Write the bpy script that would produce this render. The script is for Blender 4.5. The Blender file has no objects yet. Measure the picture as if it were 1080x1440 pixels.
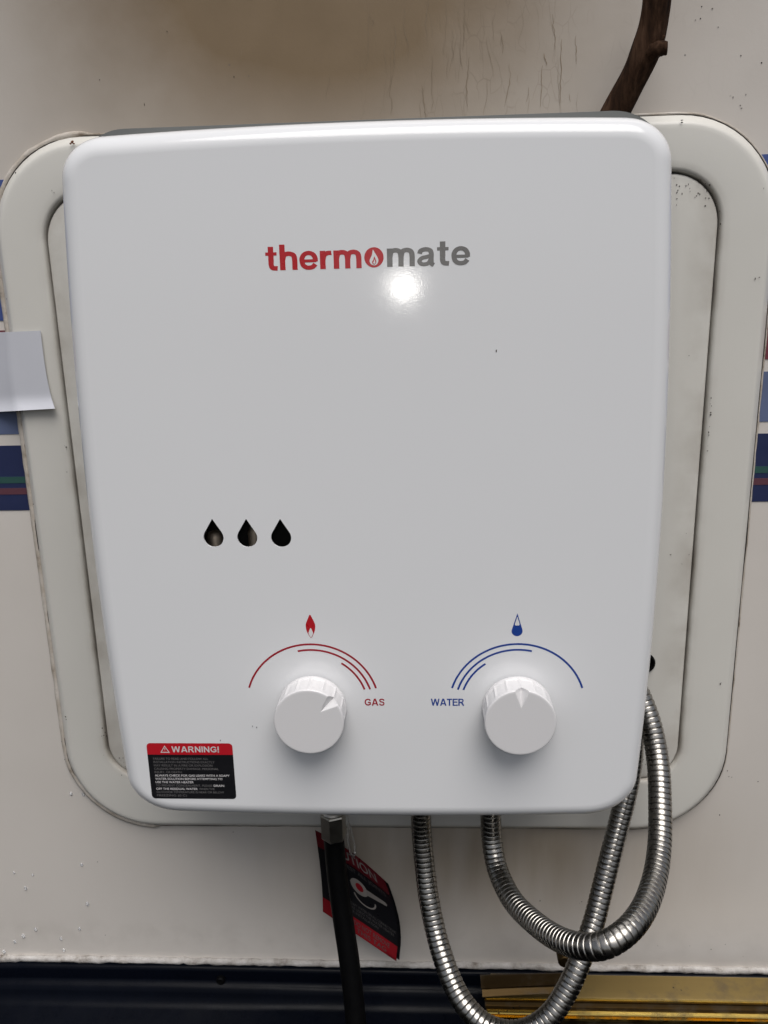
import bpy, bmesh, math, random
from mathutils import Vector, Matrix, noise
from mathutils.bvhtree import BVHTree
random.seed(7)
S = bpy.context.scene
COL = S.collection
# ------------------------------------------------------------------ camera
FPX, CX, CY = 1100.0, 540.0, 720.0          # focal length and centre of a 1080 x 1440 picture
RX = Vector((0.99869169, -0.01142335, -0.04984396))   # wall's right, in lens axes (right, down, forward)
RY = Vector((0.04554795, -0.24435172, 0.96861634))    # into the wall
RZ = Vector((-0.0232443, -0.96961938, -0.24351172))   # up
WALL = 0.505                                 # metres from lens to the wall
Z0 = 1.2                                     # lens height
CAM = Vector((0, -WALL, Z0))
R3 = Matrix((RX, RY, RZ))
cam_d = bpy.data.cameras.new('camera'); cam = bpy.data.objects.new('camera', cam_d); COL.objects.link(cam)
m = Matrix((R3 @ Vector((1, 0, 0)), R3 @ Vector((0, -1, 0)), R3 @ Vector((0, 0, -1)))).transposed().to_4x4()
m.translation = CAM
cam.matrix_world = m
cam_d.sensor_fit = 'VERTICAL'; cam_d.sensor_height = 24.0; cam_d.sensor_width = 18.0
cam_d.lens = FPX / 1440 * 24.0
cam_d.clip_start = 0.01; cam_d.clip_end = 200
S.camera = cam
# ------------------------------------------------------------------ sky, sun, torch, exposure
SUN_EL, SUN_AZ = math.radians(63), math.radians(14)    # azimuth: degrees to the right of straight out of the wall
world = bpy.data.worlds.new('World'); S.world = world; world.use_nodes = True
nt = world.node_tree; bg = nt.nodes['Background']
sky = nt.nodes.new('ShaderNodeTexSky'); sky.sky_type = 'NISHITA'; sky.sun_disc = False
sky.sun_elevation = SUN_EL; sky.sun_rotation = math.pi - SUN_AZ
sky.air_density = 1.0; sky.dust_density = 4.0; sky.ozone_density = 1.0
hs = nt.nodes.new('ShaderNodeHueSaturation'); hs.inputs['Saturation'].default_value = 0.5
nt.links.new(sky.outputs[0], hs.inputs['Color']); nt.links.new(hs.outputs[0], bg.inputs[0])
bg.inputs[1].default_value = 0.065
sd = bpy.data.lights.new('sun', 'SUN'); sd.energy = 1.7; sd.angle = math.radians(45); sd.color = (1, .975, .95)
sun = bpy.data.objects.new('sun', sd); COL.objects.link(sun)
to_sun = Vector((math.sin(SUN_AZ)*math.cos(SUN_EL), -math.cos(SUN_AZ)*math.cos(SUN_EL), math.sin(SUN_EL)))
sun.rotation_euler = (-to_sun).to_track_quat('-Z', 'Y').to_euler()
# the phone's own torch, whose reflection shows on the heater below the lettering
td = bpy.data.lights.new('phone_torch', 'POINT'); td.energy = 0.19; td.shadow_soft_size = 0.006; td.color = (1, .97, .92)
torch = bpy.data.objects.new('phone_torch', td); COL.objects.link(torch)
torch.location = CAM + Vector((-0.016, 0.0, 0.026))
S.view_settings.view_transform = 'Standard'; S.view_settings.look = 'None'
S.view_settings.gamma = 1; S.view_settings.use_curve_mapping = False
S.view_settings.exposure = 0.40

# ------------------------------------------------------------------ helpers
def W(x, d, z):
    """metres right of the lens, metres from the lens towards the wall, metres above the lens -> world"""
    return Vector((x, d - WALL, z + Z0))
def PX(x, y, d):
    """where the sight line of a picture point meets the plane d metres out"""
    r = R3 @ Vector(((x-CX)/FPX, (y-CY)/FPX, 1))
    return CAM + r * (d / r.y)
def link(o, parent=None):
    COL.objects.link(o)
    if parent is not None:
        o.parent = parent
        o.matrix_parent_inverse = Matrix.Translation(ROOT[parent.name]).inverted() if parent.name in ROOT else Matrix.Identity(4)
    return o
ROOT = {}
def empty(name, loc):
    o = bpy.data.objects.new(name, None); o.location = loc; o.empty_display_size = .02
    COL.objects.link(o); ROOT[o.name] = Vector(loc); return o
def tag(o, label=None, cat=None, group=None, kind=None):
    if label: o['label'] = label
    if cat: o['category'] = cat
    if group: o['group'] = group
    if kind: o['kind'] = kind
    return o
def mesh(name, v, f, mat, parent=None, smooth=True, angle=None):
    me = bpy.data.meshes.new(name); me.from_pydata([tuple(p) for p in v], [], f); me.update()
    bm = bmesh.new(); bm.from_mesh(me)
    bmesh.ops.remove_doubles(bm, verts=bm.verts, dist=1e-7)
    bmesh.ops.recalc_face_normals(bm, faces=bm.faces) if angle != 'keep' else None
    if isinstance(angle, (int, float)):
        for e in bm.edges:
            if len(e.link_faces) == 2 and e.calc_face_angle(0) > math.radians(angle): e.smooth = False
    for p in bm.faces: p.smooth = smooth
    bm.to_mesh(me); bm.free()
    if mat: me.materials.append(mat)
    return link(bpy.data.objects.new(name, me), parent)
def loops(ls, closed=True, cap0=False, cap1=False):
    """verts and quads of a stack of equally long point loops"""
    n = len(ls[0]); v = [p for l in ls for p in l]; f = []
    for i in range(len(ls)-1):
        for j in range(n if closed else n-1):
            k = (j+1) % n
            f.append((i*n+j, i*n+k, (i+1)*n+k, (i+1)*n+j))
    if cap0: f.append(tuple(range(n))[::-1])
    if cap1: f.append(tuple((len(ls)-1)*n+j for j in range(n)))
    return v, f
def rrect(x0, x1, z0, z1, rt, rb, n=14):
    """counter-clockwise rounded rectangle in x, z with top and bottom corner radii"""
    out = []
    for cx, cz, r, a in ((x1-rt, z1-rt, rt, 0), (x0+rt, z1-rt, rt, 90), (x0+rb, z0+rb, rb, 180), (x1-rb, z0+rb, rb, 270)):
        for i in range(n+1):
            t = math.radians(a + 90*i/n)
            out.append((cx+r*math.cos(t), cz+r*math.sin(t)))
    return out
def spline(pts, step):
    """Catmull-Rom through pts, resampled every step metres"""
    P = [pts[0]*2-pts[1]] + list(pts) + [pts[-1]*2-pts[-2]]
    dense = []
    for i in range(1, len(P)-2):
        a, b, c, d = P[i-1:i+3]
        for k in range(24):
            t = k/24
            dense.append(.5*((2*b)+(c-a)*t+(2*a-5*b+4*c-d)*t*t+(3*b-a-3*c+d)*t**3))
    dense.append(P[-2])
    out = [dense[0]]; acc = 0
    for a, b in zip(dense, dense[1:]):
        L = (b-a).length; pos = 0
        while acc + L - pos >= step:
            pos += step-acc; out.append(a.lerp(b, pos/L)); acc = 0
        acc += L-pos
    return out
def frames(path):
    """parallel-transported normals along a path"""
    T = [(path[min(i+1, len(path)-1)]-path[max(i-1, 0)]).normalized() for i in range(len(path))]
    n = T[0].orthogonal().normalized(); out = []
    for t in T:
        n = (n - t*n.dot(t)).normalized(); out.append((t, n, t.cross(n)))
    return out
def tube(path, radius, n=16, caps=True):
    fr = frames(path); ls = []
    for i, (p, (t, a, b)) in enumerate(zip(path, fr)):
        ls.append([])
        for j in range(n):
            th = 2*math.pi*j/n
            r = radius(i, th) if callable(radius) else radius
            ls[-1].append(p + (a*math.cos(th)+b*math.sin(th))*r)
    return loops(ls, True, caps, caps)
def join(parts):
    V, F = [], []
    for v, f in parts:
        k = len(V); V += list(v); F += [tuple(i+k for i in q) for q in f]
    return V, F

# ------------------------------------------------------------------ materials
class N:
    def __init__(s, name):
        s.m = bpy.data.materials.new(name); s.m.use_nodes = True; s.t = s.m.node_tree
        s.b = s.t.nodes['Principled BSDF']; s.out = s.t.nodes['Material Output']
        s.tc = s.t.nodes.new('ShaderNodeTexCoord')
    def n(s, kind, **kw):
        o = s.t.nodes.new('ShaderNode'+kind)
        for k, v in kw.items(): setattr(o, k, v)
        return o
    def l(s, a, b): s.t.links.new(a, b)
    def mapped(s, scale=(1, 1, 1), loc=(0, 0, 0)):
        mp = s.n('Mapping'); mp.inputs['Scale'].default_value = scale; mp.inputs['Location'].default_value = loc
        s.l(s.tc.outputs['Object'], mp.inputs['Vector']); return mp.outputs[0]
    def noise(s, scale, detail=3, rough=.55, vec=None):
        t = s.n('TexNoise'); t.inputs['Scale'].default_value = scale; t.inputs['Detail'].default_value = detail
        t.inputs['Roughness'].default_value = rough; s.l(vec or s.tc.outputs['Object'], t.inputs['Vector']); return t.outputs['Fac']
    def ramp(s, src, stops):
        r = s.n('ValToRGB'); el = r.color_ramp.elements
        while len(el) < len(stops): el.new(.5)
        for e, (p, c) in zip(el, stops):
            e.position = p; e.color = (c, c, c, 1) if isinstance(c, (int, float)) else (*c, 1)
        s.l(src, r.inputs[0]); return r.outputs[0]
    def mix(s, fac, a, b, mode='MIX'):
        x = s.n('Mix', data_type='RGBA', blend_type=mode)
        for sock, v in ((x.inputs['Factor'], fac), (x.inputs[6], a), (x.inputs[7], b)):
            if isinstance(v, (int, float)): sock.default_value = v
            elif isinstance(v, tuple): sock.default_value = (*v, 1)
            else: s.l(v, sock)
        return x.outputs[2]
    def math(s, op, a, b=None, c=None):
        x = s.n('Math', operation=op)
        for i, v in enumerate((a, b, c)):
            if v is None: continue
            if isinstance(v, (int, float)): x.inputs[i].default_value = v
            else: s.l(v, x.inputs[i])
        return x.outputs[0]
    def color(s, c):
        if isinstance(c, tuple): s.b.inputs['Base Color'].default_value = (*c, 1)
        else: s.l(c, s.b.inputs['Base Color'])
    def set(s, **kw):
        for k, v in kw.items():
            i = s.b.inputs[k.replace('_', ' ')]
            if isinstance(v, (int, float)): i.default_value = v
            elif isinstance(v, tuple): i.default_value = v
            else: s.l(v, i)
        return s
    def bump(s, h, dist, strength=1.0):
        b = s.n('Bump'); b.inputs['Distance'].default_value = dist; b.inputs['Strength'].default_value = strength
        s.l(h, b.inputs['Height']); s.l(b.outputs[0], s.b.inputs['Normal'])
def flat(name, c, rough=.5, vary=.08, scale=60, **kw):
    s = N(name)
    k = s.noise(scale, 4)
    s.color(s.mix(k, tuple(x*(1-vary) for x in c), tuple(min(1, x*(1+vary)) for x in c)))
    s.set(Roughness=s.ramp(s.noise(scale*2.3, 3), [(.3, max(0, rough-.06)), (.7, min(1, rough+.06))]), **kw)
    return s

def mat_wall():
    s = N('camper_wall_paint')
    base = s.mix(s.noise(9, 5), (.60, .56, .515), (.68, .64, .595))
    # brown patch above the heater: irregular, with its own outline
    sx = s.n('SeparateXYZ'); s.l(s.tc.outputs['Object'], sx.inputs[0])
    wob = s.math('MULTIPLY', s.math('SUBTRACT', s.noise(14, 4), .5), .09)
    dx = s.math('DIVIDE', s.math('ADD', s.math('ADD', sx.outputs['X'], .060), wob), .19)
    dz = s.math('DIVIDE', s.math('SUBTRACT', sx.outputs['Z'], Z0+.195), .13)
    r2 = s.math('ADD', s.math('MULTIPLY', dx, dx), s.math('MULTIPLY', dz, dz))
    patch = s.math('EXPONENT', s.math('MULTIPLY', r2, -1.0))
    brown = s.mix(s.noise(40, 4), (.140, .088, .034), (.175, .112, .048))
    c = s.mix(s.math('MINIMUM', s.math('MULTIPLY', patch, 1.15), .95), base, brown)
    # shade below the heater, painted as streaky brown into the wall colour
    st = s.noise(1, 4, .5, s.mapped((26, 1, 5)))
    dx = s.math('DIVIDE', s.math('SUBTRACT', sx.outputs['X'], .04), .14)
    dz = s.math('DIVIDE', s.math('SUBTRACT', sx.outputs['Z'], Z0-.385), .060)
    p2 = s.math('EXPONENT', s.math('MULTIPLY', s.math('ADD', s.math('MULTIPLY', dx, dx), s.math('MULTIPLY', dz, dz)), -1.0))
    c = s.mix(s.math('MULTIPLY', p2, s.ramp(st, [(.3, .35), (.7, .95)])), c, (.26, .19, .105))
    # fine crazing of the old paint, only in an area above the heater
    vo = s.n('TexVoronoi', feature='DISTANCE_TO_EDGE'); vo.inputs['Scale'].default_value = 1
    wv = s.n('VectorMath', operation='ADD'); nz = s.n('TexNoise'); nz.inputs['Scale'].default_value = 60
    s.l(s.tc.outputs['Object'], nz.inputs['Vector'])
    sc = s.n('VectorMath', operation='SCALE'); s.l(nz.outputs['Color'], sc.inputs[0]); sc.inputs['Scale'].default_value = 1.1
    s.l(s.mapped((130, 1, 55)), wv.inputs[0]); s.l(sc.outputs[0], wv.inputs[1]); s.l(wv.outputs[0], vo.inputs['Vector'])
    craze = s.ramp(vo.outputs[0], [(.0, 1.0), (.045, 0.0)])
    cdx = s.math('DIVIDE', s.math('SUBTRACT', sx.outputs['X'], .045), .085)
    cdz = s.math('DIVIDE', s.math('SUBTRACT', sx.outputs['Z'], Z0+.15), .10)
    cm = s.math('EXPONENT', s.math('MULTIPLY', s.math('ADD', s.math('MULTIPLY', cdx, cdx), s.math('MULTIPLY', cdz, cdz)), -1.0))
    cm = s.math('MULTIPLY', cm, s.ramp(s.noise(45, 3), [(.46, 0.0), (.62, .28)]))
    c = s.mix(s.math('MULTIPLY', craze, cm), c, (.12, .085, .05))
    # little specks and smears
    vs = s.n('TexVoronoi'); vs.inputs['Scale'].default_value = 75; s.l(s.tc.outputs['Object'], vs.inputs['Vector'])
    sp = s.math('MULTIPLY', s.ramp(vs.outputs['Distance'], [(.035, 1.0), (.06, 0.0)]), s.ramp(s.noise(16, 3), [(.6, 0.0), (.66, .75)]))
    c = s.mix(sp, c, (.10, .09, .08))
    # crusty grime just above the skirting
    gz = s.math('DIVIDE', s.math('SUBTRACT', sx.outputs['Z'], Z0-.468), .016)
    gm = s.math('EXPONENT', s.math('MULTIPLY', s.math('MULTIPLY', gz, gz), -1.0))
    c = s.mix(s.math('MULTIPLY', gm, s.ramp(s.noise(55, 5), [(.45, 0.0), (.7, .15)])), c, (.30, .27, .23))
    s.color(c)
    s.set(Roughness=s.ramp(s.noise(20, 4), [(.3, .32), (.7, .5)]))
    s.bump(s.math('ADD', s.math('MULTIPLY', s.noise(420, 2), .4), s.math('MULTIPLY', s.noise(22, 3), 1.5)), .0006, .16)
    return s.m
def mat_plastic():
    s = N('hatch_cream_plastic')
    c = s.mix(s.noise(11, 5), (.62, .602, .555), (.685, .668, .62))
    at = s.n('Attribute', attribute_name='grime')
    g = s.math('MULTIPLY', at.outputs['Fac'], s.ramp(s.noise(38, 5), [(.36, .06), (.68, 1.0)]))
    c = s.mix(g, c, (.17, .12, .07))
    vs = s.n('TexVoronoi'); vs.inputs['Scale'].default_value = 95; s.l(s.tc.outputs['Object'], vs.inputs['Vector'])
    sp = s.math('MULTIPLY', s.ramp(vs.outputs['Distance'], [(.04, 1.0), (.07, 0.0)]), s.ramp(s.noise(13, 3), [(.64, 0.0), (.7, .8)]))
    c = s.mix(sp, c, (.09, .08, .065))
    s.color(c)
    s.set(Roughness=s.ramp(s.noise(30, 4), [(.3, .34), (.7, .48)]))
    s.bump(s.math('ADD', s.math('MULTIPLY', s.noise(650, 2), .35), s.math('MULTIPLY', s.noise(18, 3), 3.0)), .0003, .2)
    return s.m
def mat_enamel():
    s = N('white_enamel')
    s.color(s.mix(s.noise(7, 3), (.760, .767, .780), (.79, .795, .805)))
    s.set(Roughness=s.ramp(s.noise(90, 4), [(.35, .09), (.65, .125)]), Coat_Weight=.0)
    s.bump(s.math('ADD', s.noise(1500, 2), s.math('MULTIPLY', s.noise(420, 2), .5)), .00005, .34)
    return s.m
def mat_steel(name, c, r0, r1):
    s = N(name)
    s.color(s.mix(s.noise(120, 4), tuple(x*.8 for x in c), c))
    s.set(Metallic=1.0, Roughness=s.ramp(s.noise(180, 4), [(.3, r0), (.7, r1)]))
    s.bump(s.noise(700, 2), .0001, .25)
    return s.m
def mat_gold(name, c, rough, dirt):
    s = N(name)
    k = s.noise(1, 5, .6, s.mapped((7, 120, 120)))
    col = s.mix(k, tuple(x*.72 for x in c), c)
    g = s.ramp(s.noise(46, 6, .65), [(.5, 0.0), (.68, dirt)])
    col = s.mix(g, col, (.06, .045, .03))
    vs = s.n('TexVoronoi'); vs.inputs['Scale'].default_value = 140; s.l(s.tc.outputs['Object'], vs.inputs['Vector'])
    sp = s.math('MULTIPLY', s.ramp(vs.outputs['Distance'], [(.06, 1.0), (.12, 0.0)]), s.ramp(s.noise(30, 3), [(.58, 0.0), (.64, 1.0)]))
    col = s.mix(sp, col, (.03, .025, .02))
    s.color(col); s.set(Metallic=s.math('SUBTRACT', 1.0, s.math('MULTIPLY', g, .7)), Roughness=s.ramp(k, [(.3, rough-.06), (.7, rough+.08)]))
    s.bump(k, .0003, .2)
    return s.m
def mat_bark():
    s = N('bark')
    k = s.noise(1, 6, .65, s.mapped((230, 230, 34)))
    s.color(s.ramp(k, [(.3, (.010, .005, .003)), (.5, (.036, .018, .010)), (.72, (.090, .050, .031))]))
    s.set(Roughness=.95, Specular_IOR_Level=.12); s.bump(k, .0016, .9); return s.m
def mat_sealant():
    s = N('weathered_sealant')
    k = s.noise(60, 6, .65)
    s.color(s.ramp(k, [(.28, (.16, .12, .085)), (.42, (.42, .37, .31)), (.7, (.60, .56, .51))]))
    s.set(Roughness=.7); s.bump(s.noise(240, 4), .0008, .6); return s.m
def mat_caulk():
    s = N('white_caulk')
    k = s.noise(90, 6, .7)
    s.color(s.ramp(k, [(.3, (.17, .145, .12)), (.47, (.42, .395, .37)), (.72, (.60, .58, .56))]))
    s.set(Roughness=.75); s.bump(s.noise(300, 4), .0012, .7); return s.m
def mat_drop():
    s = N('water'); s.color((1, 1, 1)); s.set(Roughness=.05, IOR=1.33, Transmission_Weight=.65, Specular_IOR_Level=.8); return s.m
def mat_clear():
    s = N('clear_plastic'); s.color((.9, .9, .88)); s.set(Roughness=.12, IOR=1.45, Transmission_Weight=.85); return s.m

M = dict(
    wall=mat_wall(), plastic=mat_plastic(), enamel=mat_enamel(), bark=mat_bark(), sealant=mat_sealant(), caulk=mat_caulk(),
    drop=mat_drop(), clear=mat_clear(),
    steel=mat_steel('stainless_steel', (.37, .355, .33), .19, .36), nickel=mat_steel('nickel', (.55, .52, .46), .28, .42),
    galv=flat('grey_painted_steel', (.13, .135, .13), .55, .08, 50).m, burner=mat_steel('burner_metal', (.75, .64, .52), .5, .65),
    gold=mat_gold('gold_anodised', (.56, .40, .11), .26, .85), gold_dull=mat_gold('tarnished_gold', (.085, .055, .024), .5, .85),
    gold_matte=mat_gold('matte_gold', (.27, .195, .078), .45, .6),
    knob=flat('white_knob_plastic', (.73, .72, .725), .30, .004, 5).m,
    blue=flat('stripe_blue', (.052, .085, .26), .38, .16, 40).m, maroon=flat('stripe_maroon', (.16, .035, .05), .38, .15, 40).m,
    slate=flat('stripe_slate', (.115, .145, .25), .38, .16, 40).m, navy=flat('stripe_navy', (.022, .030, .085), .36, .16, 40).m,
    green=flat('stripe_green', (.03, .085, .075), .38, .1, 40).m, wine=flat('stripe_wine', (.115, .045, .06), .38, .1, 40).m,
    red=flat('print_red', (.46, .014, .022), .3, .05, 90).m, darkred=flat('print_dark_red', (.34, .014, .028), .35, .05, 90).m,
    grey=flat('print_grey', (.165, .16, .155), .3, .05, 90).m, ink=flat('print_blue', (.016, .055, .28), .3, .05, 90).m,
    labelblack=flat('label_black', (.010, .010, .012), .33, .2, 60).m, labelred=flat('label_red', (.50, .012, .022), .34, .08, 60).m,
    labelwhite=flat('label_white', (.62, .60, .60), .4, .05, 90).m, labelgrey=flat('label_faint_grey', (.16, .155, .155), .4, .1, 90).m,
    tagdark=flat('tag_dark_red', (.13, .010, .016), .3, .1, 60).m, tagred=flat('tag_red', (.25, .010, .016), .35, .1, 60).m, tagtext=flat('tag_text', (.24, .22, .205), .45, .08, 90).m, tagdim=flat('tag_dim_text', (.09, .085, .085), .45, .08, 90).m,
    rubber=flat('black_rubber', (.002, .002, .0023), .5, .25, 60, Specular_IOR_Level=.10).m, skirt=flat('navy_skirting', (.0018, .0026, .0055), .30, .35, 30, Specular_IOR_Level=.07).m,
    hole=flat('dark_hole', (.008, .008, .009), .7, .2, 60).m, speck=flat('dirt_speck', (.035, .028, .022), .8, .4, 400).m,
    crack=flat('crack_brown', (.22, .17, .115), .9, .3, 200).m, rust=flat('rust', (.16, .055, .022), .85, .4, 300).m,
    paper=flat('white_sticker', (.60, .61, .66), .35, .03, 30).m, pwhite=flat('print_white', (.74, .74, .735), .3, .02, 60).m,
    chamber=flat('matte_black_box', (.012, .011, .010), .7, .3, 30).m)

# ------------------------------------------------------------------ the wall
wv, wf = [], []
nx, nz = 40, 40
for j in range(nz+1):
    for i in range(nx+1):
        wv.append(W(-.62+1.24*i/nx, WALL, -.66+1.06*j/nz))
for j in range(nz):
    for i in range(nx):
        a = j*(nx+1)+i; wf.append((a, a+1, a+nx+2, a+nx+1))
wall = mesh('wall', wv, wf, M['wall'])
tag(wall, kind='structure'); wall['label'] = 'cream painted camper side wall with cracked brown paint above the heater'
def strip(name, z0, z1, mat, lift=.0004, parent=wall):
    x0, x1 = -.55, .55
    v = [W(x0, WALL-lift, z0), W(x1, WALL-lift, z0), W(x1, WALL-lift, z1), W(x0, WALL-lift, z1),
         W(x0, WALL-.00005, z0), W(x1, WALL-.00005, z0), W(x1, WALL-.00005, z1), W(x0, WALL-.00005, z1)]
    return mesh(name, v, [(0, 1, 2, 3), (0, 4, 5, 1), (3, 2, 6, 7), (1, 5, 6, 2), (4, 0, 3, 7)], mat, parent, False)
k = WALL/.5
strip('stripe', .0025*k, .0855*k, M['blue'])
strip('stripe', -.0315*k, -.0035*k, M['maroon'])
strip('stripe', -.0700*k, -.0390*k, M['slate'])
nav = strip('stripe', -.1215*k, -.0775*k, M['navy'])
strip('pinstripe', -.1028*k, -.0985*k, M['green'], .0006, nav)
strip('pinstripe', -.1105*k, -.1062*k, M['wine'], .0006, nav)
# long vertical paint cracks above the heater
def ribbon(pts, wid):
    v, f = [], []
    for i, p in enumerate(pts):
        w = wid*(.35+.65*math.sin(math.pi*(i+.5)/len(pts)))*random.uniform(.6, 1.25)/2
        v += [p+Vector((-w, 0, 0)), p+Vector((w, 0, 0))]
        if i: b = 2*i; f.append((b-2, b-1, b+1, b))
    return v, f
parts = []
for i in range(48):
    x = random.choice((random.gauss(640, 85), random.gauss(560, 110), random.gauss(690, 60))); y0 = random.uniform(-10, 140)
    L = random.choice((15, 25, 40, 60, 85)); n = max(4, int(L/4)); pts = []; xx = x; slope = random.gauss(0, .08)
    for kk in range(n):
        pts.append(PX(xx, min(y0+L*kk/n, 172), WALL-.0003)); slope = slope*.8+random.gauss(0, .10); xx += slope*L/n
    parts.append(ribbon(pts, random.choice((.00008, .00012, .00018))))
for x, ya, yb, w in ((654, -5, 70, .0004), (603, -5, 55, .0003), (660, 80, 150, .00038), (716, 90, 150, .0003), (607, 78, 155, .00032), (765, 75, 92, .0005), (763, 92, 150, .0003),
                     (790, 55, 145, .00036), (554, 35, 95, .0003), (552, 105, 160, .0003), (593, 120, 165, .0004), (777, 20, 70, .0003), (703, 45, 75, .0004), (810, 50, 90, .0003), (521, 20, 35, .0003)):
    pts = []; xx = x
    for kk in range(14):
        pts.append(PX(xx, ya+(yb-ya)*kk/13, WALL-.0003)); xx += random.gauss(0, .9)
    parts.append(ribbon(pts, w))
v, f = join(parts); tag(mesh('paint_cracks', v, f, M['crack'], wall, False), kind='stuff')
def specks(name, pts, mat, parent, d, lo=.0003, hi=.0009):
    ps = []
    for x, y in pts:
        c = PX(x, y, d); r = random.uniform(lo, hi); n = 7; st = random.uniform(.6, 1.8)
        vv = [c+Vector((0, -.00035, 0))]+[c+Vector((r/st*math.cos(a)*random.uniform(.6, 1.2), 0, r*st*math.sin(a)*random.uniform(.6, 1.2))) for a in [2*math.pi*q/n for q in range(n)]]
        ps.append((vv, [(0, 1+q, 1+(q+1) % n) for q in range(n)]))
    v, f = join(ps); return tag(mesh(name, v, f, mat, parent, True), kind='stuff')
specks('dirt_specks', [(987, 9), (978, 28), (985, 26), (1002, 12), (1010, 38), (1042, 78), (1071, 88), (1031, 137), (1041, 148), (1049, 133), (1043, 152), (140, 112), (203, 147), (329, 108), (235, 44),
     (1025, 1092), (1029, 1093), (1023, 1084), (137, 1212), (148, 1315), (328, 1170), (1012, 1146), (1066, 1099), (815, 1270), (818, 1268), (970, 1330), (1000, 1335), (1045, 1345), (1020, 1328), (925, 1330)], M['speck'], wall, WALL-.0002, .0002, .0005)

# ------------------------------------------------------------------ hatch frame and door
def ring(rect, off, d, n=14):
    x0, x1, z0, z1, rt, rb = rect
    return [W(x, d, z) for x, z in rrect(x0+off, x1-off, z0+off, z1-off, max(.002, rt-off), max(.002, rb-off), n)]
OUT = (-.2630, .2107, -.3655, .1085, .060, .064)
INN = (-.2307, .1772, -.3227, .0777, .0305, .0265)
FR = .0088
ls = [ring(OUT, o, WALL-h) for o, h in ((0, -.002), (0, .0028), (.0006, .0040), (.0043, .0078), (.0052, .0084), (.0064, .0087), (.0085, FR))]
gr = [0]*7
for o, h, g in ((-.012, FR+.0002, 0), (-.0060, FR, .04), (-.0024, FR-.0001, .3), (-.0009, FR-.0005, .7), (-.0002, FR-.0014, 1), (0, FR-.0035, 1), (0, -.002, 1)):
    ls.append(ring(INN, o, WALL-h)); gr.append(g)
v, f = loops(ls)
hf = empty('hatch_frame', W(-.026, WALL, -.3655))
tag(hf, 'cream rounded plastic hatch frame on the camper wall around the door', 'hatch frame')
fr = mesh('rim', v, f, M['plastic'], hf)
def grime(o, fn):
    at = o.data.attributes.new('grime', 'FLOAT', 'POINT')
    for i, vv in enumerate(o.data.vertices): at.data[i].value = fn(i, vv.co)
nl = len(ls[0])
def fgr(i, co):
    g = gr[min(i//nl, len(gr)-1)]
    if g == 0: return 0
    top = max(0, (co.z-Z0)/.08); bot = max(0, (-.20-(co.z-Z0))/.12)
    return min(1, g*(.10+.85*min(1, top)**2*(1 if co.x > 0 else .45)+.5*min(1, bot)))
grime(fr, fgr)
ps = [p for p in ring(OUT, -.0012, WALL-.0012, 20)]
path = [p + Vector((random.gauss(0, .00008), 0, random.gauss(0, .00008))) for p in ps]
dense = []
for a, b in zip(path, path[1:]+path[:1]):
    n = max(1, int((b-a).length/.006))
    dense += [a.lerp(b, i/n)+Vector((random.gauss(0, .0001), 0, random.gauss(0, .0001))) for i in range(n)]
dense.append(dense[0])
v, f = tube(dense, lambda i, th: (.0024 if dense[i].x < -.2 else .0008)*(1+.12*noise.noise(Vector((i*.37, 0, 0)))), 8, False)
mesh('sealant_bead', v, f, M['sealant'], hf)
rg = ring(OUT, -.0002, WALL-.0028, 24); ps = []
for a, b in zip(rg, rg[1:]+rg[:1]):
    n = max(1, int((b-a).length/.003)); ps += [a.lerp(b, i/n) for i in range(n)]
ps.append(rg[0])
v, f = tube(ps, lambda i, th: .00035*max(.2, 1+1.5*noise.noise(Vector((i*.09, 0, 5)))), 6, False)
mesh('grime_line', v, f, M['speck'], hf)
specks('dirt_specks', [(1000, 560), (999, 568), (1000.5, 571), (999.5, 580), (998.5, 584), (999.5, 583), (998, 600), (997, 612), (996.5, 608), (995.5, 627), (995, 634), (91, 627), (93, 629), (73, 268), (76, 271), (47, 709),
     (144, 1024), (148, 1030), (150, 1035), (146, 1034), (143, 1035), (92, 1008), (93, 1012), (171, 1090), (146, 1062), (87, 1043), (91, 1068), (1007, 286), (1012, 297), (998, 260), (985, 253), (992, 258), (1013, 315), (1012, 322),
     (959, 169), (959, 172), (1074, 265), (1068, 390), (1062, 392), (1014, 960), (1013, 962), (22, 243)], M['speck'], hf, WALL-FR-.0006, .0002, .0006)
tag(mesh('rust_spot', *join([(lambda c, r: ([c+Vector((0, -.0006, 0))]+[c+Vector((r*math.cos(a)*random.uniform(.7, 1.2), 0, r*math.sin(a)*random.uniform(.7, 1.2))) for a in [math.pi*q/5 for q in range(10)]], [(0, 1+q, 1+(q+1) % 10) for q in range(10)]))(PX(x, y, WALL-FR-.001), r) for x, y, r in ((101, 200, .0009), (104, 202, .0006), (99, 202, .0006), (102, 199, .0007))]), M['rust'], hf))
DOOR = (-.2297, .1762, -.3217, .0767, .0295, .0255)
ls = [ring(DOOR, o, WALL-h) for o, h in ((.0, .0), (0, .0052), (.0003, .0060), (.0010, .0065), (.0022, .0067), (.02, .0067))]
v, f = loops(ls, True, False, True)
hd = empty('hatch_door', W(-.026, WALL, -.3217))
tag(hd, 'cream hatch door with rounded corners set inside the frame behind the heater', 'hatch door')
dp = mesh('panel', v, f, M['plastic'], hd, True, 50)
DD = WALL-.0067
grime(dp, lambda i, co: min(1, (.8 if i < len(ls[0])*2 else .35 if i < len(ls[0])*5 else 0)))
specks('dirt_specks', [(random.uniform(948, 985), random.uniform(248, 280)) for i in range(16)]+[(random.uniform(950, 1000), random.uniform(262, 300)) for i in range(5)]
    + [(905, 1068), (908, 1075), (902, 1080), (940, 1052), (936, 1060), (943, 780), (959, 793), (969, 780), (965, 750), (969, 500), (170, 1070), (174, 1072), (176, 1078), (168, 1066), (173, 1066)], M['speck'], hd, DD-.0002, .0002, .0005)
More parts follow.
